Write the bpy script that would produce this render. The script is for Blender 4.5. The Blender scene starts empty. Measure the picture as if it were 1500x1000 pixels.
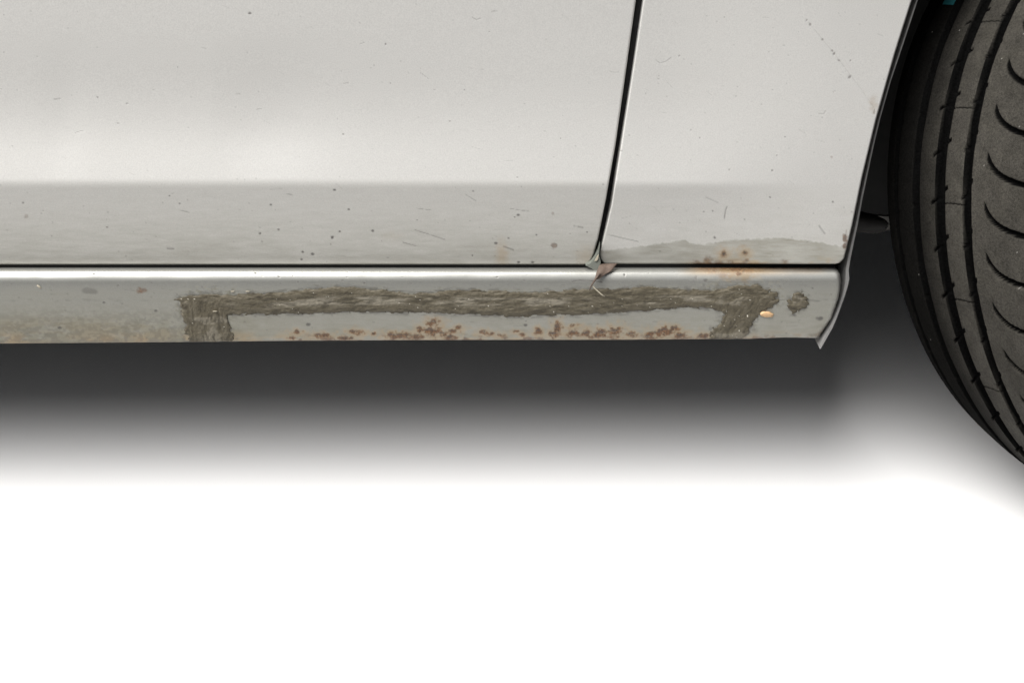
import bpy, math, random
import numpy as np

# ------------------------------------------------------------------ camera, world, sun, exposure
S = 0.00065            # metres per photo pixel on the plane of the car's flank (Y = 0)
CAM_H, CAM_D = 0.75, 1.10
SILL_Z = 0.2013        # height of photo row 500 on that plane
scene = bpy.context.scene
COL = scene.collection
rng = np.random.default_rng(7)
random.seed(7)

cam_data = bpy.data.cameras.new('camera')
cam = bpy.data.objects.new('camera', cam_data)
COL.objects.link(cam)
cam.location = (0.0, -CAM_D, CAM_H)
cam.rotation_euler = (math.radians(90), 0, 0)
cam_data.sensor_width = 36.0
cam_data.lens = 36.0 * CAM_D / (1500 * S)
cam_data.shift_y = (SILL_Z - CAM_H) / (1500 * S)
cam_data.clip_start = 0.02
cam_data.clip_end = 500
scene.camera = cam

SUN_EL, SUN_AZ = math.radians(51), math.radians(-43)     # azimuth: from behind the camera, turned to the right
world = bpy.data.worlds.new('World')
scene.world = world
world.use_nodes = True
wn = world.node_tree.nodes
sky = wn.new('ShaderNodeTexSky')
sky.sky_type = 'NISHITA'
sky.sun_disc = False
sky.sun_elevation = SUN_EL
sky.sun_rotation = math.radians(180) - SUN_AZ
sky.air_density = 1.0
sky.dust_density = 5.0
sky.ozone_density = 1.0
wn['Background'].inputs['Strength'].default_value = 0.05
hs = wn.new('ShaderNodeHueSaturation')          # a pale, hazy sky rather than a deep blue one
hs.inputs['Saturation'].default_value = 0.35
world.node_tree.links.new(sky.outputs[0], hs.inputs['Color'])
world.node_tree.links.new(hs.outputs[0], wn['Background'].inputs['Color'])

sun_data = bpy.data.lights.new('sun', 'SUN')
sun_data.energy = 4.2
sun_data.angle = math.radians(44)
sun_data.color = (1.0, 0.985, 0.965)
sun = bpy.data.objects.new('sun', sun_data)
COL.objects.link(sun)
sun.location = (0, -3, 4)
sun.rotation_euler = (math.radians(90) - SUN_EL, 0, SUN_AZ)

scene.view_settings.view_transform = 'Standard'
scene.view_settings.look = 'None'
scene.view_settings.gamma = 1.0
scene.view_settings.use_curve_mapping = False
scene.view_settings.exposure = 0.74

# ------------------------------------------------------------------ helpers
def W(px, py, Y):
    """photo pixel + depth -> world point"""
    f = (CAM_D + Y) / CAM_D
    X = (px - 750.0) * S * f
    Z = CAM_H - (CAM_H - (SILL_Z + (500.0 - py) * S)) * f
    return X, Z

def smooth(a, b, x):
    t = np.clip((x - a) / (b - a), 0, 1)
    return t * t * (3 - 2 * t)

def vnoise(x, y, seed=0):
    xi = np.floor(x).astype(np.int64); yi = np.floor(y).astype(np.int64)
    fx = x - xi; fy = y - yi
    fx = fx * fx * (3 - 2 * fx); fy = fy * fy * (3 - 2 * fy)
    def h(a, b):
        n = (a * 374761393 + b * 668265263 + seed * 1442695041) & 0xffffffff
        n = ((n ^ (n >> 13)) * 1274126177) & 0xffffffff
        return ((n ^ (n >> 16)) & 0xffff) / 65535.0
    return (h(xi, yi) * (1 - fx) + h(xi + 1, yi) * fx) * (1 - fy) + (h(xi, yi + 1) * (1 - fx) + h(xi + 1, yi + 1) * fx) * fy

def fbm(x, y, seed=0, octv=4):
    v = 0; a = 0.5; t = 0
    for i in range(octv):
        v = v + a * vnoise(x * 2 ** i, y * 2 ** i, seed + i * 17); t += a; a *= 0.5
    return v / t

def curve(pts, x):
    p = np.array(pts, float); o = np.argsort(p[:, 0]); p = p[o]
    return np.interp(x, p[:, 0], p[:, 1])

def link(name, me, parent=None, mat=None):
    o = bpy.data.objects.new(name, me)
    COL.objects.link(o)
    if parent is not None: o.parent = parent
    if mat is not None and len(me.materials) == 0: me.materials.append(mat)
    return o

def mesh_np(name, V, F, mat, parent=None, smooth_shade=True, attrs=None):
    me = bpy.data.meshes.new(name)
    V = np.ascontiguousarray(V, dtype=np.float32); F = np.ascontiguousarray(F, dtype=np.int32)
    me.vertices.add(len(V)); me.vertices.foreach_set('co', V.ravel())
    k = F.shape[1]
    me.loops.add(F.size); me.loops.foreach_set('vertex_index', F.ravel())
    me.polygons.add(len(F)); me.polygons.foreach_set('loop_start', np.arange(0, F.size, k, dtype=np.int32))
    me.update(calc_edges=True)
    me.polygons.foreach_set('use_smooth', np.full(len(F), smooth_shade))
    for an, arr in (attrs or {}).items():
        a = me.attributes.new(an, 'FLOAT_COLOR', 'POINT')
        a.data.foreach_set('color', np.ascontiguousarray(arr, dtype=np.float32).ravel())
    me.update()
    return link(name, me, parent, mat)

def grid_faces(nr, nc, keep=None, flip=False):
    i = np.arange(nr * nc).reshape(nr, nc)
    F = np.stack([i[:-1, :-1], i[1:, :-1], i[1:, 1:], i[:-1, 1:]], -1)
    if flip: F = F[..., ::-1]
    if keep is not None: F = F[keep]
    return F.reshape(-1, 4)

def poly_mesh(name, verts, faces, mat, parent=None, smooth_shade=False):
    me = bpy.data.meshes.new(name)
    me.from_pydata([tuple(map(float, v)) for v in verts], [], faces)
    me.polygons.foreach_set('use_smooth', [smooth_shade] * len(me.polygons))
    me.update()
    return link(name, me, parent, mat)

def tube_mesh(name, pts, radii, mat, parent=None, n=10):
    """tapered tube through points"""
    pts = np.array(pts, float); V = []; F = []
    for i, p in enumerate(pts):
        d = pts[min(i + 1, len(pts) - 1)] - pts[max(i - 1, 0)]
        d /= np.linalg.norm(d)
        a = np.cross(d, [0.3, 0.2, 0.93]); a /= np.linalg.norm(a); b = np.cross(d, a)
        for k in range(n):
            t = 2 * math.pi * k / n
            V.append(p + radii[i] * (math.cos(t) * a + math.sin(t) * b))
    for i in range(len(pts) - 1):
        for k in range(n):
            F.append((i * n + k, i * n + (k + 1) % n, (i + 1) * n + (k + 1) % n, (i + 1) * n + k))
    F.append(tuple(range(n - 1, -1, -1))); F.append(tuple((len(pts) - 1) * n + k for k in range(n)))
    return poly_mesh(name, V, F, mat, parent, True)

# ------------------------------------------------------------------ materials
def new_mat(name):
    m = bpy.data.materials.new(name); m.use_nodes = True
    nt = m.node_tree
    return m, nt, nt.nodes, nt.links, nt.nodes['Principled BSDF']

def mixc(nt, fac, a, b):
    n = nt.nodes.new('ShaderNodeMix'); n.data_type = 'RGBA'
    for s, v in ((n.inputs[0], fac), (n.inputs[6], a), (n.inputs[7], b)):
        if hasattr(v, 'is_linked') or hasattr(v, 'links'): nt.links.new(v, s)
        else: s.default_value = v
    return n.outputs[2]

def math_n(nt, op, a, b=0.0, clamp=False):
    n = nt.nodes.new('ShaderNodeMath'); n.operation = op; n.use_clamp = clamp
    for s, v in ((n.inputs[0], a), (n.inputs[1], b)):
        if hasattr(v, 'links'): nt.links.new(v, s)
        else: s.default_value = v
    return n.outputs[0]

def noise_n(nt, scale, detail=3, rough=0.55, stretch=None):
    tc = nt.nodes.new('ShaderNodeTexCoord'); src = tc.outputs['Object']
    if stretch:
        mp = nt.nodes.new('ShaderNodeMapping'); mp.inputs['Scale'].default_value = stretch
        nt.links.new(src, mp.inputs['Vector']); src = mp.outputs['Vector']
    n = nt.nodes.new('ShaderNodeTexNoise')
    n.inputs['Scale'].default_value = scale; n.inputs['Detail'].default_value = detail; n.inputs['Roughness'].default_value = rough
    nt.links.new(src, n.inputs['Vector'])
    return n.outputs['Fac']

def bump_n(nt, height, dist, strength=1.0):
    b = nt.nodes.new('ShaderNodeBump'); b.inputs['Distance'].default_value = dist; b.inputs['Strength'].default_value = strength
    nt.links.new(height, b.inputs['Height'])
    return b.outputs['Normal']

def paint_material(name, base, metallic, rough, coat_rough=0.12):
    m, nt, N, L, P = new_mat(name)
    at = N.new('ShaderNodeAttribute'); at.attribute_name = 'wear_shade'
    sp = N.new('ShaderNodeSeparateColor'); L.new(at.outputs['Color'], sp.inputs[0])
    dirt_shade, rust, chip = sp.outputs[0], sp.outputs[1], sp.outputs[2]  # first channel holds grime plus painted shade
    yel = at.outputs['Alpha']
    flake = noise_n(nt, 900, 2, 0.6)
    cloud = noise_n(nt, 6, 4, 0.6)
    streak = noise_n(nt, 40, 5, 0.65, (1, 1, 6))
    b0 = mixc(nt, flake, (base[0] * 0.80, base[1] * 0.80, base[2] * 0.80, 1), (min(base[0] * 1.2, 1), min(base[1] * 1.2, 1), min(base[2] * 1.19, 1), 1))
    b1 = mixc(nt, math_n(nt, 'MULTIPLY', cloud, 0.16), b0, (base[0] * 0.8, base[1] * 0.79, base[2] * 0.74, 1))
    dm = math_n(nt, 'MULTIPLY', dirt_shade, math_n(nt, 'ADD', 0.62, math_n(nt, 'MULTIPLY', streak, 0.75)), True)
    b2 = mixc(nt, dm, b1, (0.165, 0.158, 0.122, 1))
    b3 = mixc(nt, yel, b2, (0.33, 0.215, 0.095, 1))
    rn = noise_n(nt, 480, 5, 0.75)
    rsel = math_n(nt, 'MULTIPLY', math_n(nt, 'SUBTRACT', rn, 0.36), 3.6, True)
    rcol = mixc(nt, rsel, (0.020, 0.011, 0.008, 1), (0.16, 0.074, 0.028, 1))
    rust = math_n(nt, 'MULTIPLY', rust, math_n(nt, 'MULTIPLY', math_n(nt, 'SUBTRACT', noise_n(nt, 190, 5, 0.72), 0.34), 7.0, True), True)
    b4 = mixc(nt, rust, b3, rcol)
    b5 = mixc(nt, chip, b4, (0.055, 0.050, 0.046, 1))
    L.new(b5, P.inputs['Base Color'])
    bad = math_n(nt, 'MAXIMUM', rust, math_n(nt, 'MAXIMUM', chip, math_n(nt, 'MULTIPLY', dm, 0.9)), True)
    L.new(math_n(nt, 'MULTIPLY', math_n(nt, 'SUBTRACT', 1.0, bad), metallic), P.inputs['Metallic'])
    rr = math_n(nt, 'ADD', rough, math_n(nt, 'MULTIPLY', bad, 0.32))
    L.new(math_n(nt, 'ADD', rr, math_n(nt, 'MULTIPLY', math_n(nt, 'SUBTRACT', cloud, 0.5), 0.06)), P.inputs['Roughness'])
    L.new(math_n(nt, 'MULTIPLY', math_n(nt, 'SUBTRACT', 1.0, bad), 0.35), P.inputs['Coat Weight'])
    P.inputs['Coat Roughness'].default_value = coat_rough
    h = math_n(nt, 'SUBTRACT', math_n(nt, 'MULTIPLY', rn, rust), chip)
    h2 = math_n(nt, 'ADD', h, math_n(nt, 'MULTIPLY', noise_n(nt, 260, 3), 0.06))
    L.new(bump_n(nt, h2, 0.0004, 0.5), P.inputs['Normal'])
    return m

def simple_mat(name, c0, c1, scale, rough, metallic=0.0, bump=0.0, spec=0.5, stretch=None):
    m, nt, N, L, P = new_mat(name)
    n = noise_n(nt, scale, 5, 0.6, stretch)
    L.new(mixc(nt, n, (*c0, 1), (*c1, 1)), P.inputs['Base Color'])
    P.inputs['Roughness'].default_value = rough; P.inputs['Metallic'].default_value = metallic
    P.inputs['Specular IOR Level'].default_value = spec
    if bump: L.new(bump_n(nt, n, bump), P.inputs['Normal'])
    return m

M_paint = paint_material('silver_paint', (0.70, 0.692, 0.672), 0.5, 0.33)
M_sill = paint_material('sill_paint', (0.325, 0.325, 0.305), 0.64, 0.37, 0.32)
M_black = simple_mat('black_plastic', (0.012, 0.012, 0.012), (0.022, 0.022, 0.021), 60, 0.7, bump=0.0004, spec=0.3)
M_liner = simple_mat('liner_edge_plastic', (0.10, 0.10, 0.10), (0.24, 0.235, 0.225), 90, 0.6, bump=0.0006)
M_under = simple_mat('underbody_coat', (0.010, 0.010, 0.010), (0.022, 0.022, 0.021), 30, 0.85, bump=0.001, spec=0.2)
M_inner = simple_mat('inner_body_shade', (0.018, 0.019, 0.018), (0.035, 0.037, 0.034), 50, 0.7, bump=0.0004)  # silver inner panel painted near black to stand for shade in the gaps
M_seal = simple_mat('seal_rubber', (0.006, 0.006, 0.006), (0.016, 0.016, 0.016), 80, 0.8, spec=0.2)
M_pad = simple_mat('dusty_pad_rubber', (0.085, 0.095, 0.08), (0.15, 0.155, 0.135), 160, 0.8, bump=0.0004)
M_iron = simple_mat('suspension_iron', (0.006, 0.0055, 0.005), (0.015, 0.0135, 0.012), 70, 0.8, bump=0.001)
M_bracket = simple_mat('dusty_bracket_steel', (0.06, 0.058, 0.054), (0.15, 0.145, 0.135), 120, 0.75, bump=0.0006)
M_rim = simple_mat('rim_alloy', (0.38, 0.38, 0.38), (0.46, 0.46, 0.46), 40, 0.4, metallic=0.8)
M_teal = simple_mat('teal_mark_paint', (0.004, 0.05, 0.06), (0.008, 0.09, 0.10), 90, 0.6)
M_leaf = simple_mat('dry_leaf', (0.040, 0.027, 0.020), (0.135, 0.095, 0.072), 330, 0.75, bump=0.0005)
M_straw = simple_mat('dry_straw', (0.22, 0.195, 0.145), (0.42, 0.38, 0.30), 300, 0.8)
M_chip = simple_mat('bare_primer_chip', (0.36, 0.20, 0.09), (0.60, 0.42, 0.24), 300, 0.7, bump=0.0004)
M_white = simple_mat('white_floor', (0.80, 0.80, 0.80), (0.83, 0.83, 0.83), 3, 0.8, spec=0.25)
M_asphalt = simple_mat('asphalt', (0.040, 0.040, 0.041), (0.065, 0.064, 0.062), 25, 0.9, bump=0.002, spec=0.3)

def filler_material():
    m, nt, N, L, P = new_mat('brushed_sealer')
    at = N.new('ShaderNodeAttribute'); at.attribute_name = 'wear_shade'
    sp = N.new('ShaderNodeSeparateColor'); L.new(at.outputs['Color'], sp.inputs[0])
    n = noise_n(nt, 260, 5, 0.7)
    a = mixc(nt, n, (0.050, 0.042, 0.027, 1), (0.100, 0.086, 0.058, 1))
    b = mixc(nt, sp.outputs[0], a, (0.215, 0.195, 0.155, 1))       # worn, dusty crest
    c = mixc(nt, sp.outputs[1], b, (0.030, 0.025, 0.016, 1))     # dark brush furrows
    d = mixc(nt, sp.outputs[2], c, (0.72, 0.69, 0.60, 1))       # light grains stuck in it
    L.new(d, P.inputs['Base Color'])
    P.inputs['Roughness'].default_value = 0.75
    P.inputs['Specular IOR Level'].default_value = 0.35
    L.new(bump_n(nt, noise_n(nt, 700, 4, 0.65), 0.0003, 0.6), P.inputs['Normal'])
    return m
M_filler = filler_material()

def tyre_material():
    m, nt, N, L, P = new_mat('worn_tyre_rubber')
    at = N.new('ShaderNodeAttribute'); at.attribute_name = 'wear_shade'
    sp = N.new('ShaderNodeSeparateColor'); L.new(at.outputs['Color'], sp.inputs[0])
    big = noise_n(nt, 14, 4, 0.6); fine = math_n(nt, 'MULTIPLY', math_n(nt, 'SUBTRACT', noise_n(nt, 520, 4, 0.8), 0.33), 3.4, True)
    dust_shade = math_n(nt, 'MULTIPLY', sp.outputs[0], math_n(nt, 'ADD', 0.55, math_n(nt, 'MULTIPLY', big, 0.7)), True)
    rub = mixc(nt, fine, (0.0015, 0.0015, 0.0015, 1), (0.004, 0.004, 0.0039, 1))  # bare rubber, painted blacker than real for occlusion deep in the grooves
    dst = mixc(nt, fine, (0.018, 0.0167, 0.0152, 1), (0.060, 0.055, 0.048, 1))
    dst2 = mixc(nt, noise_n(nt, 45, 4), dst, mixc(nt, fine, (0.024, 0.022, 0.0175, 1), (0.050, 0.0465, 0.037, 1)))
    c = mixc(nt, dust_shade, rub, dst2)
    c2 = mixc(nt, sp.outputs[1], c, (0.45, 0.43, 0.40, 1))
    L.new(c2, P.inputs['Base Color'])
    P.inputs['Roughness'].default_value = 0.85
    L.new(math_n(nt, 'MULTIPLY', dust_shade, 0.16), P.inputs['Specular IOR Level'])
    L.new(bump_n(nt, fine, 0.0005, 0.8), P.inputs['Normal'])
    return m
M_tyre = tyre_material()

# ------------------------------------------------------------------ ground
def sheet(name, x0, x1, y0, y1, z, mat, label, cat):
    o = poly_mesh(name, [(x0, y0, z), (x1, y0, z), (x1, y1, z), (x0, y1, z)], [(0, 1, 2, 3)], mat)
    o['kind'] = 'structure'; o['label'] = label; o['category'] = cat
    return o
sheet('ground', -150, 150, -150, 150, -0.012, M_asphalt, 'dark asphalt ground round the white floor', 'ground')
sheet('floor', -7, 7, -0.185, 1.15, 0.0, M_white, 'plain white floor under the silver car', 'floor')  # edges cut short so the lower paint and underside stay dark

# ------------------------------------------------------------------ the car
car = bpy.data.objects.new('parked_car', None)
COL.objects.link(car)
car['label'] = 'worn silver car with rust and smeared filler along its sill'
car['category'] = 'car'

# mark and shade painters: all work on arrays of photo coordinates px, py
class WearShade:
    def __init__(self, px, py, seed=0):
        self.px, self.py = px, py
        self.a = np.zeros(px.shape + (4,), np.float32)
        self.n1 = fbm(px / 5.0, py / 5.0, seed + 3, 4)
        self.n2 = fbm(px / 2.4, py / 2.4, seed + 9, 3)
    def put(self, ch, m):
        self.a[..., ch] = np.maximum(self.a[..., ch], m)
    def spot(self, ch, x, y, rx, ry, k=1.0, rough=0.9, soft=0.35, ang=0.0):
        R = max(rx, ry) * 2.2 + 3
        i0, i1, j0, j1 = self.win(x - R, x + R, y - R, y + R)
        if i0 is None: return
        X = self.px[i0:i1, j0:j1] - x; Yy = self.py[i0:i1, j0:j1] - y
        c, s = math.cos(ang), math.sin(ang)
        d = np.sqrt(((X * c + Yy * s) / rx) ** 2 + ((-X * s + Yy * c) / ry) ** 2)
        d = d + (self.n1[i0:i1, j0:j1] - 0.5) * 2 * rough
        m = k * (1 - smooth(1 - soft, 1 + soft, d))
        sub = self.a[i0:i1, j0:j1, ch]; np.maximum(sub, m, out=sub)
    def win(self, x0, x1, y0, y1):
        ok = (self.px > x0) & (self.px < x1) & (self.py > y0) & (self.py < y1)
        r = np.where(ok.any(1))[0]; c = np.where(ok.any(0))[0]
        if len(r) == 0: return None, None, None, None
        return r[0], r[-1] + 1, c[0], c[-1] + 1
    def stroke(self, ch, pts, w, k=1.0, broken=0.5):
        for (xa, ya), (xb, yb) in zip(pts[:-1], pts[1:]):
            i0, i1, j0, j1 = self.win(min(xa, xb) - 4 * w - 3, max(xa, xb) + 4 * w + 3, min(ya, yb) - 4 * w - 3, max(ya, yb) + 4 * w + 3)
            if i0 is None: continue
            X = self.px[i0:i1, j0:j1]; Yy = self.py[i0:i1, j0:j1]
            dx, dy = xb - xa, yb - ya; q = dx * dx + dy * dy
            t = np.clip(((X - xa) * dx + (Yy - ya) * dy) / q, 0, 1)
            d = np.hypot(X - xa - t * dx, Yy - ya - t * dy)
            m = k * (1 - smooth(0.3 * w, 1.3 * w, d)) * smooth(broken - 0.25, broken + 0.1, self.n1[i0:i1, j0:j1])
            sub = self.a[i0:i1, j0:j1, ch]; np.maximum(sub, m, out=sub)

def panel(name, xl, xr, rows, prof, parent, mat, wear_shade_fn, ncol_dense, dense, seed, hem, extra=None, label=None):
    """body panel as a fine sheet between the edge curves xl(py), xr(py); its hem is turned in all round
    rows: photo rows; prof(px, py) -> outward offset (metres)"""
    u = np.linspace(0, 1, ncol_dense)
    py = np.repeat(rows[:, None], len(u), 1)
    XL = xl(rows)[:, None]; XR = xr(rows)[:, None]
    if dense is not None:       # coarse part outside the frame, fine part inside
        u = np.concatenate([np.linspace(0, dense, 24, endpoint=False), np.linspace(dense, 1, ncol_dense)])
        py = np.repeat(rows[:, None], len(u), 1)
    px = XL + (XR - XL) * u[None]
    off = prof(px, py)
    de = np.minimum(np.minimum((px - XL), (XR - px)), (rows.max() - py))
    h = np.clip(de / hem, 0, 1)
    off = off - 0.0026 * (1 - np.sqrt(1 - (1 - h) ** 2)) * 1.0
    Y = -off
    X, Z = W(px, py, Y)
    V = np.stack([X, Y, Z], -1)
    we = WearShade(px, py, seed); wear_shade_fn(we)
    A = we.a
    # turned-in flanges: right, bottom, left
    def ring(arr):
        return np.concatenate([arr[::1, :1], arr, arr[:, -1:]], 1)
    V = ring(V); A = ring(A)
    for c in (0, -1):
        V[:, c, 1] += 0.013
    V = np.concatenate([V, V[-1:]], 0); A = np.concatenate([A, A[-1:]], 0)
    V[-1, :, 1] += 0.013
    F = grid_faces(V.shape[0], V.shape[1])
    o = mesh_np(name, V.reshape(-1, 3), F, mat, parent, True, {'wear_shade': A.reshape(-1, 4)})
    if label: o['label'] = label
    return o

def crease(px, py, fade):
    """outward offset of the flank: a hollow above the character line at row 270, a tuck-in below"""
    tilt = lambda r, f: (-0.5 + 0 * r) + 9.0 * smooth(95, 245, r) - f * 20.0 * smooth(262, 279, r) - 1.5 * smooth(290, 380, r)
    rows = np.arange(-420, 400, 1.0)
    out = []
    for f in (1.0, 0.0):
        t = tilt(rows, 1.0) if f else (-0.5 + 2.0 * smooth(-50, 150, rows) - 6.0 * smooth(180, 385, rows))
        o = np.cumsum(np.tan(np.radians(t)) * S)
        o = o - np.interp(270, rows, o) + 0.008
        out.append(np.interp(py, rows, o))
    # a shallow dent, added to catch light as soft glints, makes the hollow deeper left of centre; it runs out towards the wheel
    h = np.cumsum(np.tan(np.radians(2.6 * smooth(165, 225, rows) * (1 - smooth(258, 268, rows)) - 1.75 * smooth(20, 80, rows) * (1 - smooth(110, 190, rows)))) * S)
    h = np.interp(py, rows, h) - h[np.searchsorted(rows, 268)]
    k = np.maximum(np.exp(-((px - 395) / 95.0) ** 2), 0.45 * (1 - smooth(395, 480, px)) + 0.35 * np.exp(-((px - 97) / 30.0) ** 2)) - 0.55 * smooth(560, 860, px)
    return (out[0] + h * k) * (1 - fade) + out[1] * fade

# --- door
door_r = lambda r: curve([(-420, 985), (-60, 940), (0, 931.5), (100, 917.5), (212, 901.5), (292, 887.5), (352, 875.5), (372, 870), (380, 866.5), (385, 862), (388, 855)], r)
door_l = lambda r: np.full_like(r, -900.0)
rows = np.concatenate([np.linspace(-420, -12, 30), np.arange(-10, 380, 1.35), np.linspace(380, 387.6, 9)])
def door_wear_shade(w):
    px, py = w.px, w.py
    g = fbm(px / 90.0, py / 30.0, 21, 4)
    w.put(0, smooth(255, 275, py) * 0.26 + 0.34 * smooth(268, 388, py) * (0.65 + 0.7 * g))  # road film plus painted darkening, imitating the dim reflection below the crease
    w.put(0, 0.07 * fbm(px / 30.0, py / 14.0, 4, 3))
    for x, y, r in ((490, 278, 1.8), (511, 307, 1.6), (546, 338, 1.9), (759, 315, 2), (754, 318, 1.2), (745, 349, 1.2), (786, 344, 1.3), (726, 356, 2.4),
                    (408, 336, 1.6), (381, 342, 1.8), (443, 369, 1.6), (442, 380, 1.4), (487, 349, 1.3), (498, 339, 1.4), (143, 143, 1.3), (186, 152, 1.3),
                    (366, 20, 2.0), (717, 47, 1.1), (548, 96, 1.1), (659, 178, 1.0), (503, 197, 1.6), (565, 65, 1.0), (758, 260, 1.0), (764, 274, 1.0),
                    (693, 280, 1.2), (34, 297, 1.6), (157, 333, 1.3), (248, 287, 1.2), (263, 298, 1.3), (397, 300, 1.3), (760, 384, 2.0), (780, 384, 2.0),
                    (692, 374, 1.2), (458, 372, 2.0), (572, 122, 1.0), (860, 340, 1.4), (487, 347, 1.5), (611, 322, 1.0), (680, 132, 0.9), (821, 203, 1.0)):
        w.spot(2, x, y, r * 1.15, r * 0.85, 0.85, 0.6, 0.4)
    for p, wd in ((((608, 337), (628, 343), (652, 351)), 0.8), (((590, 355), (609, 360)), 0.9), (((841, 331), (854, 333.5)), 1.2), (((738, 361), (752, 366)), 1.3),
                  (((264, 308), (277, 311)), 0.9), (((245, 364), (254, 364.5)), 1.5), (((682, 285), (697, 294)), 0.7), (((80, 146), (88, 145)), 1.5),
                  (((110, 195), (121, 192)), 0.7), (((744, 305), (776, 310)), 0.6), (((296, 71), (302, 72)), 0.9), (((420, 284), (428, 285.5)), 1.0),
                  (((375, 161), (383, 160)), 1.0), (((345, 138), (352, 138)), 0.9), (((527, 65), (533, 63)), 0.8), (((616, 107), (628, 116)), 0.5), (((504, 123), (510, 122)), 1.2),
                  (((610, 305), (633, 308)), 0.6), (((894, 105), (900, 107), (906, 105.5)), 1.0), (((692, 26), (698, 29.5), (704, 27)), 1.1), (((720, 18), (728, 17)), 1.0)):
        w.stroke(2, p, wd, 0.48, 0.36)
    w.spot(1, 812, 360, 4.5, 3.6, 0.6, 0.8); w.spot(1, 810, 313, 2, 1.6, 0.4)
    w.spot(1, 38, 318, 3.5, 3.5, 0.35)
    w.spot(3, 735, 374, 8, 18, 0.32, 0.5, 0.8); w.spot(3, 858, 375, 13, 12, 0.22, 0.7, 0.9); w.spot(3, 575, 345, 12, 6, 0.10, 0.7, 0.9)
    rr = np.random.default_rng(5)
    for i in range(170):
        x, y = rr.uniform(0, 900), rr.uniform(0, 385) if i % 3 else rr.uniform(270, 385)
        w.spot(2, x, y, rr.uniform(0.7, 1.6), rr.uniform(0.6, 1.1), rr.uniform(0.1, 0.45), 0.5, 0.4)
    for i in range(24):
        x, y = rr.uniform(0, 880), rr.uniform(0, 380); a = rr.uniform(-0.3, 0.7); l = rr.uniform(5, 22)
        w.stroke(2, ((x, y), (x + l * math.cos(a), y + l * math.sin(a))), 0.5, rr.uniform(0.08, 0.25), 0.35)
door = panel('door', door_l, door_r, rows, lambda px, py: crease(px, py, 0.0), car, M_paint, door_wear_shade, 720, 0.49, 11, 2.0)

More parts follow.
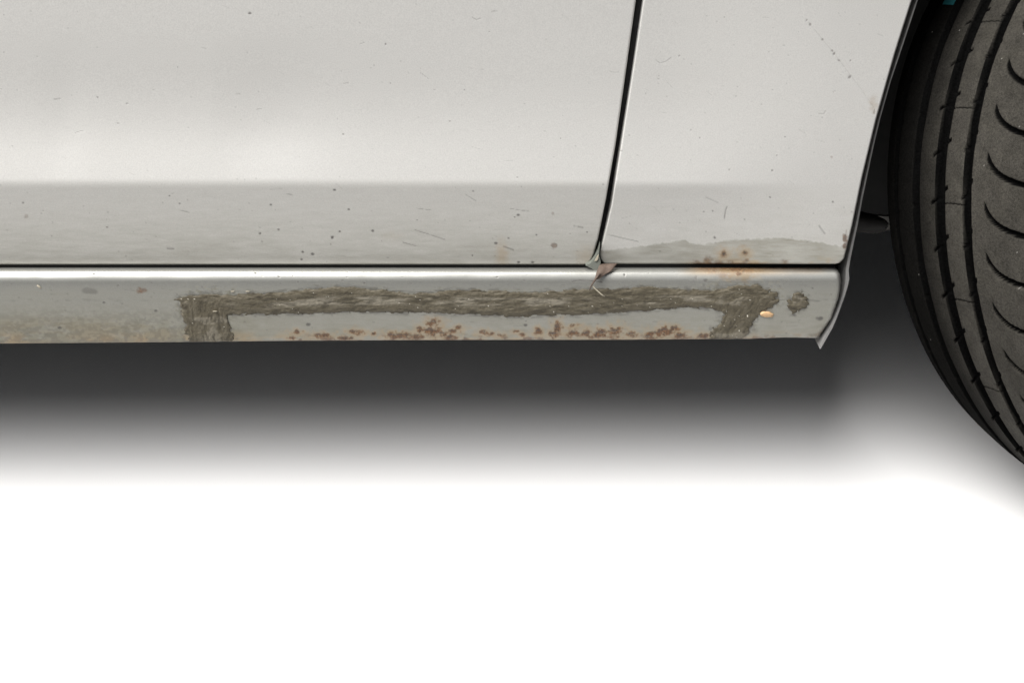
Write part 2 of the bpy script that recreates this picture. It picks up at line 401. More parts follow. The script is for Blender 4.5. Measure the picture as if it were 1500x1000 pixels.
# --- front fender (the panel between the door and the wheel arch), reaching over the arch outside the frame
fen_l = lambda r: curve([(-420, 998), (-60, 951), (0, 942.3), (100, 927.3), (212, 909.5), (300, 895.5), (352, 883), (372, 877.8), (380, 880), (385, 884), (387, 890)], r)
fen_r = lambda r: curve([(-420, 2300), (-230, 2300), (-222, 1900), (-208, 1700), (-182, 1570), (-138, 1450), (-85, 1390), (0, 1336), (77, 1311.5), (175, 1283.5), (262, 1262.5), (330, 1248.5), (365, 1240), (378, 1236.5), (382, 1233), (385, 1229), (387, 1222)], r)
rows = np.concatenate([np.linspace(-420, -231, 8), np.linspace(-230, -12, 60), np.arange(-10, 378, 1.35), np.linspace(378, 386.6, 10)])
def fen_wear_shade(w):
    px, py = w.px, w.py
    top = curve([(880, 366), (910, 362), (950, 358), (985, 352), (1003, 351), (1020, 357), (1040, 355), (1070, 350), (1140, 347), (1180, 351), (1215, 356), (1240, 360)], px) + (w.n1 - 0.5) * 5
    g = fbm(px / 40.0, py / 14.0, 31, 4)
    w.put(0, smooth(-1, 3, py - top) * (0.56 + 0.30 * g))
    w.put(0, (0.16 + 0.16 * smooth(275, 380, py)) * smooth(258, 285, py) * (0.55 + 0.8 * g))  # grime with shade painted in below the character line
    w.put(0, 0.06 * fbm(px / 30.0, py / 14.0, 5, 3))
    e = smooth(372, 387, py) * smooth(1000, 1040, px)
    w.put(3, 0.55 * e * smooth(0.42, 0.7, fbm(px / 14.0, py / 6.0, 41, 3)))
    w.put(1, 0.75 * smooth(378, 387, py) * smooth(1005, 1030, px) * (1 - smooth(1085, 1140, px)) * smooth(0.45, 0.65, fbm(px / 9.0, py / 5.0, 43, 3)))
    for x, y in ((1061, 372), (1091, 370.5)):
        w.spot(3, x, y + 1, 11, 10, 0.5, 0.7, 0.9); w.spot(1, x, y + 1, 4.5, 4.5, 0.75, 0.9, 0.7); w.spot(2, x, y, 1.6, 1.6, 0.6)
    for x, y, r in ((1037, 381, 4), (1021, 383, 3), (1070, 383, 3), (1150, 383, 3), (1092, 382, 3)):
        w.spot(1, x, y, r * 1.6, r, 0.55, 0.9, 0.6)
    w.spot(1, 1238, 355, 3.6, 13, 0.85, 0.8, 0.4); w.spot(1, 1236, 345, 2, 3, 0.6)
    w.spot(3, 1279, 153, 5, 10, 0.30, 1.0, 0.9); w.spot(2, 1281, 164, 1.3, 4, 0.5)
    for x, y, a, b in ((1182, 30, 1.2, 2.0), (1187, 36, 1.8, 2.2), (1205, 58, 1.8, 2.0), (1219, 75, 2.2, 1.6), (1222, 79, 1.8, 2.4), (1229, 89, 2.6, 1.4), (1245, 113, 2.2, 3.4), (1246, 89, 1.1, 1.1),
                       (1078, 141, 1.2, 1.2), (1012, 191, 1.1, 1.2), (1025, 202, 1.1, 1.1), (1068, 249, 1.4, 1.4), (1131, 250, 1.4, 1.4), (1150, 201, 1.4, 1.2), (910, 221, 1.3, 1.3), (995, 82, 1.2, 1.4),
                       (1031, 310, 1.4, 1.4), (1047, 348, 1.8, 1.4), (1220, 296, 1.5, 1.3), (1128, 289, 1.6, 1.2), (1138, 228, 1.2, 1.2), (1044, 309, 1.1, 1.1)):
        w.spot(2, x, y, a, b, 0.75, 0.5, 0.4, 0.6)
    w.spot(1, 1218, 230, 1.5, 1.5, 0.5)
    w.stroke(2, ((1180, 28), (1222, 79), (1262, 132), (1280, 158)), 0.7, 0.30, 0.42)
    for p, wd, k in ((((961, 89), (967, 93), (975, 91), (983, 85)), 1.0, 0.5), (((1200, 167), (1207, 167), (1209, 163)), 1.1, 0.5), (((1061, 320), (1063, 308), (1065, 303)), 1.2, 0.6), (((1200, 331), (1208, 342)), 1.6, 0.45),
                     (((1034, 289), (1052, 297)), 0.8, 0.4), (((892, 344), (935, 354)), 0.8, 0.55), (((1170, 190), (1180, 196)), 0.7, 0.3), (((1285, 50), (1293, 53)), 0.9, 0.3), (((1196, 205), (1208, 209)), 0.6, 0.3)):
        w.stroke(2, p, wd, k, 0.3)
    rr = np.random.default_rng(6)
    for i in range(110):
        w.spot(2, rr.uniform(900, 1330), rr.uniform(0, 385), rr.uniform(0.7, 1.6), rr.uniform(0.6, 1.2), rr.uniform(0.1, 0.45), 0.5, 0.4)
    for i in range(26):
        x, y = rr.uniform(900, 1280), rr.uniform(20, 380); a = rr.uniform(-0.3, 0.9); l = rr.uniform(5, 18)
        w.stroke(2, ((x, y), (x + l * math.cos(a), y + l * math.sin(a))), 0.5, rr.uniform(0.08, 0.25), 0.35)
fender = panel('front_fender', fen_l, fen_r, rows, lambda px, py: crease(px, py, smooth(960, 1230, px)), car, M_paint, fen_wear_shade, 330, None, 12, 1.8)

# --- sill
sill_bot = lambda px: curve([(-400, 506), (0, 503), (250, 501), (420, 499), (600, 498), (900, 497.5), (1100, 496), (1150, 494), (1200, 495)], px)
sill_r = lambda r: curve([(380, 1218), (392, 1222), (396, 1227.5), (402, 1230.5), (412, 1231.5), (425, 1230.5), (436, 1228.5), (450, 1224), (467, 1218), (480, 1209.5), (490, 1203), (497, 1199)], r)
def sill_offset(px, py):
    q = 392 + (py - 392) * (498.0 - 392) / (sill_bot(px) - 392)
    rows_ = np.arange(386, 506, 0.25)
    tilt = 78 - 52 * smooth(391, 403, rows_) - 18 * smooth(402, 413, rows_) - 13 * smooth(409, 414.5, rows_) - 9 * smooth(416, 490, rows_) - 24 * smooth(491, 498, rows_)
    o = np.cumsum(np.tan(np.radians(np.clip(tilt, -60, 80))) * S * 0.25)
    o = o - np.interp(412, rows_, o) + 0.004
    return np.interp(q, rows_, o)
def sill_dents(px, py):
    return 0.0006 * (fbm(px / 70.0, py / 40.0, 77, 3) - 0.5) + 0.0005 * (fbm(px / 16.0, py / 10.0, 78, 3) - 0.5) * smooth(440, 480, py)
vr = np.concatenate([np.linspace(0, 0.16, 24), np.linspace(0.17, 1, 74)])
pxc = np.concatenate([np.linspace(-900, 0, 30), np.arange(1.35, 1200, 1.35)])
pxn = (pxc + 900) / (1200 + 900); pxn = pxn / pxn.max()
yb = 392.0
PY = np.zeros((len(vr), len(pxn))); PX = np.zeros_like(PY)
for i, v in enumerate(vr):
    py_mid = yb + v * (497 - yb)
    xr_ = sill_r(np.array([py_mid]))[0]
    PX[i] = -900 + pxn * (xr_ + 900)
    PY[i] = yb + v * (sill_bot(PX[i]) - yb)
off = sill_offset(PX, PY) + sill_dents(PX, PY)
rdist = np.clip((PX[:, -1:] - PX) / 6.0, 0, 1)
off = off - 0.004 * (1 - np.sqrt(1 - (1 - rdist) ** 2))
def filler_field(px, py):
    jx = (fbm(px / 9.0, py / 3.0, 61, 3) - 0.5); jy = (fbm(px / 4.0, py / 9.0, 62, 3) - 0.5)
    top = curve([(240, 443), (256, 438), (275, 432), (300, 430), (330, 431), (400, 428), (440, 424), (490, 419), (530, 421), (570, 425), (610, 430), (640, 427), (660, 423), (720, 425), (780, 428), (850, 423), (900, 423), (950, 420), (1000, 423), (1050, 425), (1078, 418), (1110, 416), (1130, 428), (1142, 442)], px)
    bot = curve([(240, 437), (262, 441), (275, 452), (335, 462), (380, 461), (450, 461), (500, 458), (560, 458), (640, 459), (700, 462), (750, 464), (800, 462), (850, 461), (900, 459), (950, 456), (1000, 452), (1030, 451), (1055, 456), (1118, 456), (1142, 437)], px)
    rag = fbm(px / 7.0, py / 4.0, 96, 3) - 0.62
    band = np.minimum(py - top, bot - py) + jx * 4.0 + rag * 4.0
    ll = curve([(425, 285), (440, 266), (460, 262), (475, 270), (505, 276)], py); lr = curve([(455, 333), (475, 338), (505, 344)], py)
    legl = np.minimum(np.minimum(px - ll, lr - px), py - 432) + jy * 6.0 + rag * 9.0
    rl = curve([(445, 1040), (460, 1060), (470, 1056), (480, 1046), (490, 1040), (505, 1034)], py); rr_ = curve([(425, 1139), (445, 1139), (455, 1119), (465, 1110), (475, 1104), (490, 1096), (500, 1080), (505, 1076)], py)
    legr = np.minimum(np.minimum(px - rl, rr_ - px), py - 425) + jy * 8.0 + jx * 4 + rag * 9.0
    pat = (1 - np.sqrt(((px - 1169) / 15.0) ** 2 + ((py - 442 + (px - 1169) * 0.25) / 13.0) ** 2)) * 13 + 12 * (fbm(px / 5.0, py / 5.0, 87, 3) - 0.5)
    pat2 = (1 - np.sqrt(((px - 1163) / 5.0) ** 2 + ((py - 455) / 6.0) ** 2)) * 5 + 6 * (fbm(px / 5.0, py / 5.0, 88, 3) - 0.5)
    return band, legl, legr, np.maximum(pat, pat2)
def sill_wear(w):
    px, py = w.px, w.py
    g = fbm(px / 60.0, py / 18.0, 51, 4); g2 = fbm(px / 12.0, py / 5.0, 52, 4)
    w.put(0, smooth(411, 432, py) * (0.26 + 0.30 * g) + 0.75 * smooth(436, 500, py) * (0.4 + g2) * (1 - 0.55 * smooth(330, 420, px)))
    w.put(0, 0.90 * smooth(425, 490, py) * (1 - smooth(270, 330, px)) * smooth(0.30, 0.65, g2) * smooth(-30, 200, px + 90))
    w.put(0, 0.55 * smooth(476, 499, py) * smooth(0.35, 0.65, fbm(px / 16.0, py / 6.0, 60, 4)))
    w.put(3, 0.40 * smooth(480, 500, py) * smooth(0.40, 0.7, fbm(px / 26.0, py / 7.0, 53, 3)))
    w.put(2, 0.32 * smooth(430, 495, py) * (1 - smooth(250, 330, px)) * smooth(0.40, 0.60, fbm(px / 4.5, py / 3.0, 59, 4)))
    w.put(3, 0.17 * smooth(455, 500, py) * (1 - smooth(230, 300, px)) * smooth(0.35, 0.7, g))
    # rust along the lower edge
    e = smooth(486, 498, py) * smooth(400, 440, px)
    w.put(1, 0.8 * e * smooth(0.54, 0.62, fbm(px / 11.0, py / 5.0, 54, 4)))
    for x, y, a, b in ((435, 487, 6, 3), (427, 495, 5, 2), (470, 491, 13, 3.5), (520, 486.5, 9, 3.5), (508, 495, 11, 3), (547, 488, 3, 2), (585, 492, 17, 4), (610, 493, 14, 4), (634, 473, 9, 4.5), (613, 482, 4, 4),
                       (632, 485, 10, 6), (650, 489, 9, 4), (663, 485, 7, 3), (672, 480, 6, 2.4), (660, 494, 8, 3.5), (708, 487.5, 6, 3), (721, 489, 4, 2.5), (733, 491, 7, 3), (754, 485, 4, 2), (765, 490, 5, 2),
                       (789, 486, 5, 4), (816, 482, 5.5, 8), (812, 490, 7, 5), (842, 488, 11, 5), (858, 490, 12, 5), (880, 489, 13, 5), (900, 487, 11, 6), (925, 490, 8, 3), (960, 488, 12, 4), (975, 485, 12, 5), (988, 481, 7, 3), (1000, 492, 12, 4), (950, 494, 9, 3), (1030, 492, 9, 4), (850, 475, 3, 1.6), (838, 477, 3, 2)):
        w.spot(3, x, y + 1, a * 1.8, b * 1.9, 0.50, 0.9, 0.9); w.spot(1, x, y, a, b, 0.95, 1.3, 0.45)
        w.spot(2, x - a * 0.2, y - b * 0.5, a * 0.6, b * 0.3, 0.55, 1.2, 0.4)
    # rust run-off on the rounded top edge below the fender
    w.put(3, 0.75 * (1 - smooth(396, 406, py)) * smooth(1005, 1040, px) * (1 - 0.6 * smooth(1100, 1150, px) - 0.4 * smooth(1190, 1225, px)) * smooth(0.3, 0.6, fbm(px / 18.0, py / 9.0, 57, 3)))
    w.put(1, 0.9 * (1 - smooth(394, 404, py)) * smooth(1015, 1045, px) * (1 - smooth(1085, 1150, px)) * smooth(0.30, 0.55, fbm(px / 13.0, py / 6.0, 56, 3)))
    w.put(3, 0.55 * (1 - smooth(396, 408, py)) * smooth(985, 1030, px) * (1 - smooth(1110, 1200, px)))
    w.put(1, 0.8 * (1 - smooth(392.5, 397, py)) * smooth(1005, 1030, px) * (1 - smooth(1195, 1225, px)) * smooth(0.28, 0.5, fbm(px / 9.0, py / 6.0, 98, 3)))
    w.spot(3, 1085, 401, 22, 9, 0.55, 0.7, 0.8); w.spot(1, 1082, 401, 4, 3.5, 0.8, 0.8); w.spot(1, 1060, 402, 9, 4, 0.45, 0.8, 0.7)
    w.spot(2, 1020, 409, 2.8, 3.2, 0.6); w.spot(2, 1034, 410.5, 3, 2.4, 0.8)
    # thin smears of sealer dragged out round the bead
    bd, l1, l2, pt = filler_field(px, py)
    near = np.maximum(np.maximum(bd, l1), np.maximum(l2, pt)) + 4 * (fbm(px / 20.0, py / 2.2, 97, 3) - 0.5)
    w.put(0, 0.85 * smooth(-26, -2, np.maximum(l1, l2)) * smooth(0.50, 0.66, fbm(px / 6.0, py / 3.5, 91, 3)))
    w.put(2, 0.62 * smooth(-6, 1, near) * smooth(0.38, 0.62, fbm(px / 9.0, py / 3.0, 93, 3)))
    w.put(2, 0.45 * smooth(-16, -1, np.maximum(l1, l2)) * smooth(0.50, 0.66, fbm(px / 4.5, py / 4.5, 94, 3)))
    w.put(0, 0.60 * smooth(-9, 0, near) * smooth(0.45, 0.62, fbm(px / 14.0, py / 2.0, 92, 3)))
    # chips and cracks
    w.stroke(2, ((838, 412.3), (850, 410.6), (866, 411.4), (882, 413)), 1.0, 0.95, 0.1)
    w.stroke(2, ((882, 413), (1000, 413.2), (1225, 413)), 0.6, 0.28, 0.2)
    w.spot(2, 915, 402.5, 1.7, 2.2, 0.9, 0.4)
    w.spot(2, 132, 426, 11.5, 4.6, 0.42, 0.35, 0.25, 0.15)
    w.spot(1, 207, 425, 7.5, 4, 0.8, 0.7, 0.3)
    for x, y, r in ((137, 401.5, 1.8), (374, 400, 1.5), (409, 406, 1.1), (408, 405, 1.1), (502, 411, 1.3), (534, 414.5, 1.6), (603, 415, 1.5), (768, 411, 1.5), (728, 406, 1.2), (88, 480, 2.4), (152, 443, 1.7), (228, 455, 1.8), (173, 418, 1.5), (452, 475, 2.5), (770, 476, 2), (1190, 422, 1.6), (1201, 466, 3.5), (1163, 461, 2.5), (437, 413, 1.2)):
        w.spot(2, x, y, r * 1.2, r * 0.8, 0.8, 0.6)
    w.put(1, 0.45 * smooth(470, 500, py) * smooth(1188, 1200, px + (py - 470) * 0.5) * smooth(0.4, 0.7, g2))
    w.put(2, 0.8 * smooth(1222, 1229, px + (py - 440) * 0.33) * smooth(440, 460, py) * smooth(0.45, 0.62, fbm(px / 5.0, py / 5.0, 58, 3)))
    rr = np.random.default_rng(8)
    for i in range(200):
        w.spot(2, rr.uniform(0, 1225), rr.uniform(394, 498), rr.uniform(0.7, 1.8), rr.uniform(0.5, 1.0), rr.uniform(0.15, 0.55), 0.5, 0.4)
    for i in range(60):
        x, y = rr.uniform(0, 1200), rr.uniform(414, 498); l = rr.uniform(4, 20)
        w.stroke(2, ((x, y), (x + l, y + rr.uniform(-2, 2))), 0.5, rr.uniform(0.1, 0.3), 0.35)
wv = WearShade(PX, PY, 13); sill_wear(wv)
Yd = -off
Xw, Zw = W(PX, PY, Yd)
V = np.stack([Xw, Yd, Zw], -1); A = wv.a
Vt = V[:1].copy(); Vt[..., 1] += 0.03; Vt[..., 2] -= 0.020           # upper flange running in under the door
Vb = V[-1:].copy(); Vb[..., 1] += 0.004; Vb[..., 2] -= 0.0008
Vb2 = V[-1:].copy(); Vb2[..., 1] += 0.035; Vb2[..., 2] += 0.002      # lower return
V = np.concatenate([Vt, V, Vb, Vb2], 0); A = np.concatenate([A[:1], A, A[-1:], A[-1:]], 0)
Ve = V[:, -1:].copy(); Ve[..., 1] += 0.02; Ve[..., 0] -= 0.004
V = np.concatenate([V, Ve], 1); A = np.concatenate([A, A[:, -1:]], 1)
sill = mesh_np('sill', V.reshape(-1, 3), grid_faces(V.shape[0], V.shape[1]), M_sill, car, True, {'wear_shade': A.reshape(-1, 4)})
sill['label'] = 'dull silver sill with rust spots along its lower edge'

# --- brushed-on sealer, a raised bead lying on the sill
fx = np.arange(238, 1192, 1.1); fy = np.arange(411, 502, 0.75)
FPX, FPY = np.meshgrid(fx, fy)
FPY = np.minimum(FPY, sill_bot(FPX) - 0.5)
band, legl, legr, pat = filler_field(FPX, FPY)
sd = np.maximum(np.maximum(band, legl), np.maximum(legr, pat))
isleg = smooth(-2, 6, np.maximum(legl, legr) - np.minimum(band, 6))
along = fbm(FPX / 13.0 + 0.05 * FPY, (FPY + 3 * np.sin(FPX / 40.0)) / 2.6, 63, 4)
warp = 8 * (fbm(FPX / 22.0, FPY / 22.0, 66, 2) - 0.5)
upleg = fbm((FPX + warp) / 2.6, (FPY + warp) / 8.0, 64, 4)
swirl = fbm((FPX + 0.7 * FPY + warp * 2) / 2.8, (FPY - 0.6 * FPX) / 12.0, 67, 3)
upleg = np.where(FPX > 700, 0.35 * upleg + 0.65 * swirl, upleg)
ridge = along * (1 - isleg) + upleg * isleg
lump = fbm(FPX / 24.0, FPY / 12.0, 65, 3)
hgt = np.clip(sd, 0, 7) / 7.0
hgt = (1 - (1 - hgt) ** 2)
H = 0.0011 * hgt * (0.5 + 1.0 * lump) + hgt * 0.0008 * (ridge - 0.5) + 0.0005 * (vnoise(FPX / 2.0, FPY / 1.6, 68) - 0.5) * hgt
H = np.where(sd > 0, H + 0.00015, -0.0012)
foff = sill_offset(FPX, FPY) + sill_dents(FPX, FPY) + H
FA = np.zeros(FPX.shape + (4,), np.float32)
crest = smooth(2, 7, sd) * (1 - isleg) * smooth(0.42, 0.7, fbm(FPX / 34.0, (FPY - curve([(262, 447), (400, 446), (500, 440), (640, 441), (760, 443), (900, 441), (1100, 438)], FPX)) / 6.0, 69, 4)) * (1 - smooth(3, 9, np.abs(FPY - curve([(262, 447), (400, 446), (500, 440), (640, 441), (760, 443), (900, 441), (1100, 438)], FPX))))
FA[..., 0] = np.maximum(np.maximum(crest * 0.7, 0.14 * smooth(0.52, 0.70, ridge)), 0.5 * isleg * smooth(0.55, 0.75, lump))
FA[..., 1] = 0.65 * smooth(0.48, 0.72, 1 - ridge) * smooth(0.25, 0.55, fbm(FPX / 18.0, FPY / 9.0, 95, 3)) + 0.30 * (1 - smooth(0, 2.5, sd))
gr = vnoise(FPX / 1.7, FPY / 1.3, 70)
FA[..., 2] = smooth(0.965, 0.985, gr) * 0.8 * (sd > 2)
keepv = sd > -1.5
kf = keepv[:-1, :-1] & keepv[1:, :-1] & keepv[1:, 1:] & keepv[:-1, 1:]
FX, FZ = W(FPX, FPY, -foff)
VV = np.stack([FX, -foff, FZ], -1).reshape(-1, 3)
FF = grid_faces(*FPX.shape, keep=kf)
used = np.unique(FF); remap = np.full(len(VV), -1, np.int64); remap[used] = np.arange(len(used))
filler = mesh_np('sealer_bead', VV[used], remap[FF], M_filler, sill, True, {'wear_shade': FA.reshape(-1, 4)[used]})
filler['label'] = 'rough brown brushed filler smeared along the sill'

# --- bare orange chip in the sealer
def blob(name, cx, cy, rx, ry, lift, mat, parent, seed, ang=0.0):
    n = 22; V = []; F = []
    r_ = np.random.default_rng(seed)
    rad = 1 + 0.22 * (r_.random(n) - 0.5)
    for k, (f, h) in enumerate(((1.0, -0.0006), (0.82, lift * 0.7), (0.4, lift))):
        for i in range(n):
            t = 2 * math.pi * i / n
            a, b = rad[i] * f * rx * math.cos(t), rad[i] * f * ry * math.sin(t)
            x = cx + a * math.cos(ang) - b * math.sin(ang); y = cy + a * math.sin(ang) + b * math.cos(ang)
            o = float(sill_offset(np.array([x]), np.array([y]))[0]) + h
            X, Z = W(x, y, -o); V.append((X, -o, Z))
    for k in range(2):
        for i in range(n):
            F.append((k * n + i, k * n + (i + 1) % n, (k + 1) * n + (i + 1) % n, (k + 1) * n + i))
    F.append(tuple(2 * n + i for i in range(n)))
    return poly_mesh(name, V, F, mat, parent, True)
blob('primer_chip', 1123, 460.5, 11, 4.6, 0.0020, M_chip, sill, 3, 0.1)
blob('paint_flake', 57, 420, 4.2, 1.5, 0.0008, M_straw, sill, 4, 0.6)
blob('paint_flake', 341, 427, 3.2, 0.9, 0.0010, M_straw, sill, 5)
blob('paint_flake', 363, 427, 3.8, 0.7, 0.0010, M_straw, sill, 6)
blob('paint_flake', 315, 456, 4.5, 0.9, 0.0030, M_straw, sill, 7)

# --- inner body behind the gaps, with a rubber seal and a dusty pad in the corner
def extruded(name, outline, y0, y1, mat, parent):
    """outline of (px, py) on the flank plane, given real thickness from depth y0 to y1"""
    n = len(outline); V = []
    for y in (y0, y1):
        for (x, q) in outline:
            X, Z = W(x, q, y0); V.append((X, y, Z))
    F = [tuple(range(n)), tuple(range(2 * n - 1, n - 1, -1))]
    for i in range(n):
        F.append((i, i + n, (i + 1) % n + n, (i + 1) % n))
    return poly_mesh(name, V, F, mat, parent)
extruded('inner_body', [(-900, -420), (-900, 440), (1190, 440), (1190, 385), (1236, 330), (1310, 0), (1380, -170), (1480, -225), (1700, -275), (2300, -290), (2300, -420)], 0.022, 0.06, M_inner, car)
extruded('door_seal', [(948, -60), (940, 0), (926, 100), (908, 212), (893, 300), (881, 358), (866, 358), (878, 300), (894, 212), (910, 100), (924, 0), (930, -60)], 0.010, 0.016, M_seal, car)
extruded('sill_seal', [(-900, 384), (-900, 397), (1222, 397), (1222, 383)], 0.0125, 0.018, M_seal, car)
# dusty rubber pad filling the corner between the door, the fender and the sill
pv = [(879, 356), (876, 368), (871, 378), (866, 385), (858, 389), (866, 393), (874, 397.5), (878, 392), (880, 384), (877.5, 372)]
extruded('corner_pad', pv, 0.0015, 0.009, M_pad, car)
extruded('paint_flake', [(877, 373), (874, 377), (871, 382.5), (874.5, 382), (876.5, 378)], 0.0002, 0.0014, M_straw, car)

# --- wheel arch liner: thin plastic shell following the arch, its pale front edge showing beside the fender
arch_out = [(2300, -240), (1900, -232), (1706, -212), (1576, -185), (1456, -140), (1396, -86), (1343, 0), (1317.5, 77), (1303, 120), (1287.5, 175), (1278, 215), (1270, 252), (1262, 290), (1255, 328), (1249, 356), (1244, 380), (1241.5, 396), (1242.5, 408), (1240.5, 418), (1236, 433), (1230, 450), (1224, 466), (1217.5, 481), (1209, 496), (1200.5, 511)]
thick = [3, 3, 3, 3, 3, 3, 2.6, 2.2, 2.2, 2.4, 2.5, 2.6, 3.0, 3.4, 4.0, 4.6, 5.0, 6.5, 5.5, 4.6, 4.2, 4.6, 5.0, 4.4, 1.2]
def liner():
    Vf = []; Fq = []
    n = len(arch_out)
    for (x, q), t in zip(arch_out, thick):
        x += 1.6; t *= 0.8
        X, Z = W(x, q, 0.004); Xi, Zi = W(x - t, q - (t * 0.5 if q < -100 else 0), 0.004)
        Vf += [(X, 0.004, Z), (Xi, 0.004, Zi), (X, 0.030, Z), (Xi, 0.030, Zi)]
    for i in range(n - 1):
        a, b = 4 * i, 4 * i + 4
        Fq += [(a, b, b + 1, a + 1), (a + 1, b + 1, b + 3, a + 3), (a + 2, a + 3, b + 3, b + 2), (a, a + 2, b + 2, b)]
    Fq += [(0, 1, 3, 2), (4 * n - 4, 4 * n - 2, 4 * n - 1, 4 * n - 3)]
    lo = poly_mesh('liner_edge', Vf, Fq, M_liner, car)
    Vf = []; Fq = []
    for i, ((x, q), t) in enumerate(zip(arch_out, thick)):
        X, Z = W(x - t * 0.6, q, 0.03)
        for k, (y, dz) in enumerate(((0.0302, 0), (0.10, 0.004), (0.22, 0.0), (0.36, 0.0))):
            Vf.append((X, y, Z + dz))
    n = len(arch_out)
    for i in range(n - 1):
        if arch_out[i + 1][1] > 500: continue
        for k in range(3):
            a = 4 * i + k; Fq.append((a, a + 1, a + 5, a + 4))
    poly_mesh('wheel_arch_liner', Vf, Fq, M_black, car, True)
liner()
# inboard wall of the wheel well, with real thickness
def box(name, x0, x1, y0, y1, z0, z1, mat, parent):
    v = [(x, y, z) for x in (x0, x1) for y in (y0, y1) for z in (z0, z1)]
    return poly_mesh(name, v, [(0, 1, 3, 2), (4, 6, 7, 5), (0, 4, 5, 1), (2, 3, 7, 6), (0, 2, 6, 4), (1, 5, 7, 3)], mat, parent)
box('wheel_well_wall', 0.26, 1.35, 0.362, 0.40, 0.180, 0.74, M_black, car)
# floor pan with shallow ribs, closed side walls above it
def floor_pan():
    prof = []
    x = -2.6
    while x < 0.31:
        prof += [(x, 0.205), (x + 0.10, 0.205), (x + 0.115, 0.213), (x + 0.175, 0.213)]
        x += 0.19
    prof = [q for q in prof if q[0] < 0.30] + [(0.311, 0.205)]
    V = []; F = []
    for (px_, z) in prof: V += [(px_, 0.03, z), (px_, 1.62, z)]
    for i in range(len(prof) - 1): F.append((2 * i, 2 * i + 1, 2 * i + 3, 2 * i + 2))
    poly_mesh('floor_pan', V, F, M_under, car)
floor_pan()
box('engine_tray', 0.262, 1.9, 0.402, 1.22, 0.205, 0.24, M_under, car)
box('far_flank', -2.6, 1.9, 1.622, 1.66, 0.19, 0.95, M_under, car)
box('light_blocking_lid', -2.64, 1.9, 0.062, 1.62, 0.80, 0.95, M_under, car)  # unseen lid, added to stop sky light leaking in from above

# suspension: control arm with a rubber-booted joint and a pale bracket, seen in the gap before the tyre
def PW(px, py, Y):
    X, Z = W(px, py, Y); return (float(X), Y, float(Z))
tube_mesh('control_arm', [PW(1225, 318, 0.30), PW(1255, 324, 0.27), PW(1280, 328, 0.25), PW(1297, 329, 0.24), PW(1310, 329, 0.235)], [0.013, 0.012, 0.011, 0.007, 0.004], M_iron, car, 14)
extruded('suspension_bracket', [(1286, 316.5), (1305, 317.5), (1305, 336), (1297, 337), (1303, 328), (1296, 321)], 0.231, 0.237, M_bracket, car)
tube_mesh('stub_axle', [(0.60, 0.36, 0.31), (0.66, 0.24, 0.315), (0.69, 0.12, 0.32)], [0.035, 0.035, 0.05], M_iron, car, 16)

# ------------------------------------------------------------------ front wheel, steered so that the tread shows
wheel = bpy.data.objects.new('wheel', None); COL.objects.link(wheel); wheel.parent = car
TR, TX, TY, STEER, CAMB = 0.3206, 0.6904, 0.0852, 0.3948, -0.0965
cs, sn = math.cos(STEER), math.sin(STEER)
fwd = np.array([cs, sn, 0.0]); axl = np.array([sn, -cs, 0.0]); up = np.array([0, 0, 1.0])
up2 = up * math.cos(CAMB) + axl * math.sin(CAMB); axl2 = axl * math.cos(CAMB) - up * math.sin(CAMB)
CEN = np.array([TX, TY, TR * 0.998])
def wheel_pt(w, r, t):
    """w along the axle (outwards +), r radius, t angle: 0 = rearmost point, + = upwards"""
    w = np.asarray(w)[..., None]; r = np.asarray(r)[..., None]; t = np.asarray(t)[..., None]
    return CEN + w * axl2 - r * np.cos(t) * fwd + r * np.sin(t) * up2
GRV = [(-0.0655, 0.0030, 0.006), (-0.0329, 0.0045, 0.0085), (-0.0003, 0.0056, 0.0095), (0.0329, 0.0043, 0.0095)]   # centre, half width, depth
IN, OUT = -0.0825, 0.098
wc = np.concatenate([np.linspace(IN, 0.046, 150), np.linspace(0.0468, OUT, 66)])
def crown(w):
    m = 0.006
    a = np.clip((m - w) / (m - IN), 0, 1); b = np.clip((w - m) / (OUT - m), 0, 1)
    return 0.0095 * a ** 2.6 + 0.010 * b ** 3.2
td = np.concatenate([np.arange(-1.30, 1.25, 0.0030)])
tc = np.concatenate([np.linspace(1.25, 2 * math.pi - 1.30, 130)[1:]])
tt = np.concatenate([td, tc])
WW, TT = np.meshgrid(wc, tt)
depth = np.zeros_like(WW); dust_shade_mask = np.ones_like(WW)
wob = 0.0002 * np.sin(TT * 23)
for (c, hw, d) in GRV:
    q = 1 - smooth(hw * 0.84, hw * 1.08, np.abs(WW - c - wob))
    depth = np.maximum(depth, d * q)
    dust_shade_mask *= smooth(hw * 1.10, hw * 1.10 + 0.0008, np.abs(WW - c - wob))     # groove walls kept bare, in the rubber's painted shade
PITCH = 2 * math.pi / 47
ph = 0.02
def sipe(w, t, w0, w1, fn, half, d, pitch, phase):
    """repeat a cut whose centre line is t = fn(u), u = 0..1 from w0 to w1"""
    global depth
    u = (w - w0) / (w1 - w0)
    f, fp = fn(np.clip(u, 0, 1))
    dt = (t - phase - f + pitch / 2) % pitch - pitch / 2
    dist = np.abs(dt) * TR / np.sqrt(1 + (fp * TR / (w1 - w0)) ** 2)
    endf = smooth(-0.02, 0.10, u) * (1 - smooth(1.0, 1.04, u))
    q = (1 - smooth(half * 0.55, half * 1.25, dist)) * endf
    depth = np.maximum(depth, d * q)
# curved shoulder cuts: start steep at the rib, sweep down and level out towards the shoulder
def hook(u):
    return -0.056 * (1 - np.exp(-u * 6.5)), -0.056 * 6.5 * np.exp(-u * 6.5)
sipe(WW, TT, 0.0515, 0.112, hook, 0.0024, 0.0056, PITCH, ph - 0.036)
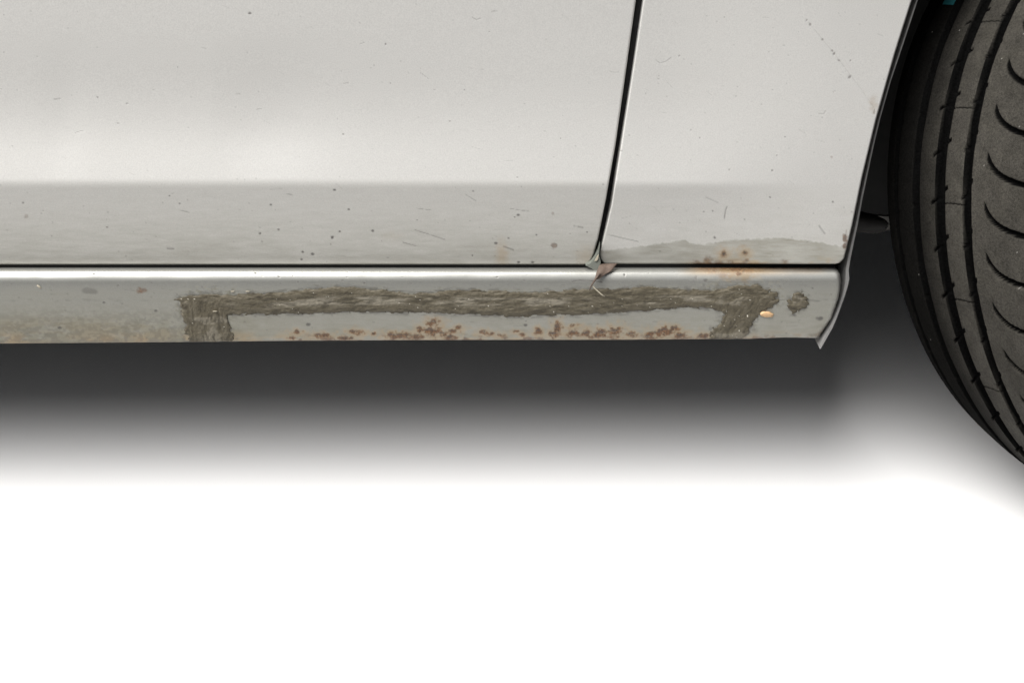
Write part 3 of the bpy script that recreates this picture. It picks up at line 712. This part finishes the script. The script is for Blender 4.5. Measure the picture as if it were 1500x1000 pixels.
# slanted nicks on the edges of the two wide grooves
def slant(u): return 0.062 * u, 0.062 + 0 * u
sipe(WW, TT, -0.0125, 0.0085, slant, 0.0013, 0.0040, PITCH, ph + 0.05)
sipe(WW, TT, 0.0255, 0.0385, slant, 0.0010, 0.0034, PITCH, ph + 0.09)
sipe(WW, TT, -0.0385, -0.029, slant, 0.0008, 0.0028, PITCH, ph + 0.02)
sipe(WW, TT, -0.0705, -0.061, slant, 0.0008, 0.0020, PITCH, ph + 0.06)
def arcs(u): return 0.020 * np.sqrt(np.clip(u, 0, 1) + 0.001), 0.010 / np.sqrt(np.clip(u, 0, 1) + 0.03)
sipe(WW, TT, 0.004, 0.0325, arcs, 0.0006, 0.0012, PITCH * 2, ph + 0.06)
worn = 0.0003 * (fbm(TT * 60, WW * 300, 81, 3) - 0.5)
RR = TR - crown(WW) - depth + worn
dust_shade_mask = dust_shade_mask * (1 - smooth(0.0003, 0.0012, depth)) * (0.06 + 0.86 * smooth(-0.045, 0.035, WW)) * (0.7 + 0.6 * fbm(TT * 28, WW * 110, 85, 4))  # inner ribs painted darker for the arch's shade, besides being less dusty
grain = (vnoise(TT * 190, WW * 620, 82) > 0.990) * (depth < 0.001)
TA = np.zeros(WW.shape + (4,), np.float32); TA[..., 0] = dust_shade_mask; TA[..., 1] = grain * 0.45
# sidewalls
side_o = [(0.1005, 0.3090), (0.1075, 0.2980), (0.1120, 0.2760), (0.1130, 0.2560), (0.1080, 0.2330), (0.0985, 0.2130), (0.0920, 0.2080)]
side_i = [(-0.0850, 0.3080), (-0.0900, 0.2960), (-0.0930, 0.2760), (-0.0935, 0.2560), (-0.0870, 0.2330), (-0.0760, 0.2130), (-0.0700, 0.2080)]
cols_w = np.array([p[0] for p in side_i[::-1]] + list(wc) + [p[0] for p in side_o])
Rfull = np.concatenate([np.repeat(np.array([[p[1] for p in side_i[::-1]]]), len(tt), 0), RR, np.repeat(np.array([[p[1] for p in side_o]]), len(tt), 0)], 1)
WF = np.repeat(cols_w[None], len(tt), 0); TF = np.repeat(tt[:, None], len(cols_w), 1)
AF = np.concatenate([np.zeros((len(tt), 7, 4)) + [0.3, 0, 0, 0], TA, np.zeros((len(tt), 7, 4)) + [0.5, 0, 0, 0]], 1)
P3 = wheel_pt(WF, Rfull, TF)
nR, nC = WF.shape
idx = np.arange(nR * nC).reshape(nR, nC); idx = np.concatenate([idx, idx[:1]], 0)
FT = np.stack([idx[:-1, :-1], idx[1:, :-1], idx[1:, 1:], idx[:-1, 1:]], -1).reshape(-1, 4)
mesh_np('tyre', P3.reshape(-1, 3), FT, M_tyre, wheel, True, {'wear_shade': AF.reshape(-1, 4)})
# rim
rr_p = np.array([0.209, 0.200, 0.180, 0.182, 0.207, 0.212, 0.205, 0.190, 0.186, 0.180, 0.160, 0.130, 0.100, 0.078, 0.072, 0.050, 0.034, 0.030, 0.0005])
rw_p = np.array([-0.068, -0.060, -0.02, 0.060, 0.086, 0.091, 0.092, 0.084, 0.074, 0.072, 0.074, 0.078, 0.081, 0.082, 0.083, 0.084, 0.085, 0.089, 0.090])
ta = np.linspace(0, 2 * math.pi, 210, endpoint=False)
Wr, TR_ = np.meshgrid(rw_p, ta); Rr = np.repeat(rr_p[None], 210, 0)
hole = smooth(0.10, 0.28, np.cos(TR_ * 7)) * smooth(0.074, 0.082, Rr) * (1 - smooth(0.180, 0.187, Rr)) * (np.arange(len(rr_p)) > 7)
Pr = wheel_pt(Wr - 0.030 * hole, Rr, TR_)
idx = np.arange(210 * len(rr_p)).reshape(210, -1); idx = np.concatenate([idx, idx[:1]], 0)
mesh_np('rim', Pr.reshape(-1, 3), np.stack([idx[:-1, :-1], idx[1:, :-1], idx[1:, 1:], idx[:-1, 1:]], -1).reshape(-1, 4), M_rim, wheel, True)
# teal paint mark on the tread near the top of the picture
tw = np.linspace(-0.056, -0.039, 8); tq = np.linspace(0.666, 0.70, 12)
MW, MT = np.meshgrid(tw, tq)
mk = wheel_pt(MW, TR - crown(MW) + 0.0006, MT)
mesh_np('paint_mark', mk.reshape(-1, 3), grid_faces(12, 8), M_teal, wheel, True)

# ------------------------------------------------------------------ dry leaf caught in the gap, with a straw below
def leaf():
    o = bpy.data.objects.new('dry_leaf', None); COL.objects.link(o)
    o['label'] = 'small curled brown leaf caught between sill and fender'
    o['category'] = 'leaf'
    n, m = 12, 9; V = []
    tip = np.array([871.0, 411.0]); tl = np.array([879.0, 386.5]); tr = np.array([905.0, 385.5])
    for k in (0, 1):
        for i in range(n):
            f = i / (n - 1)
            a = tip + (tl - tip) * f - np.array([1.2, 0.3]) * math.sin(math.pi * f)
            b = tip + (tr - tip) * f + np.array([1.5, 2.8]) * math.sin(math.pi * f) + np.array([0.6, 0.8]) * math.sin(11 * f) * f * (1 - f) * 4
            for j in range(m):
                g = j / (m - 1)
                x, y = a * (1 - g) + b * g
                Yd_ = -0.0088 + 0.0125 * f ** 2 - 0.0022 * math.sin(math.pi * g) * f + 0.0010 * math.sin(7 * g + 5 * f) * f + 0.0004 * k
                X, Z = W(x, y, Yd_); V.append((X, Yd_, Z))
    F = []
    q = n * m
    for i in range(n - 1):
        for j in range(m - 1):
            a = i * m + j
            F.append((a, a + 1, a + m + 1, a + m)); F.append((q + a, q + a + m, q + a + m + 1, q + a + 1))
    edge = [j for j in range(m)] + [i * m + m - 1 for i in range(1, n)] + [(n - 1) * m + j for j in range(m - 2, -1, -1)] + [i * m for i in range(n - 2, 0, -1)]
    for a, b in zip(edge, edge[1:] + edge[:1]): F.append((a, a + q, b + q, b))
    poly_mesh('blade', V, F, M_leaf, o, True)
    tube_mesh('stem', [PW(878, 400, -0.0092), PW(871.5, 410, -0.0102), PW(867, 417, -0.0085), PW(863.5, 425, -0.0068)], [0.0011, 0.0010, 0.0007, 0.0005], M_leaf, o, 7)
leaf()
st = tube_mesh('straw', [PW(867, 418, -0.0078), PW(872, 423, -0.0076), PW(877, 427.5, -0.0080), PW(882, 432, -0.0086), PW(885.5, 434, -0.0078)], [0.0004, 0.0006, 0.0006, 0.0007, 0.0004], M_straw, None, 6)
st['label'] = 'pale bent straw stuck in the sealer below the leaf'
st['category'] = 'straw'
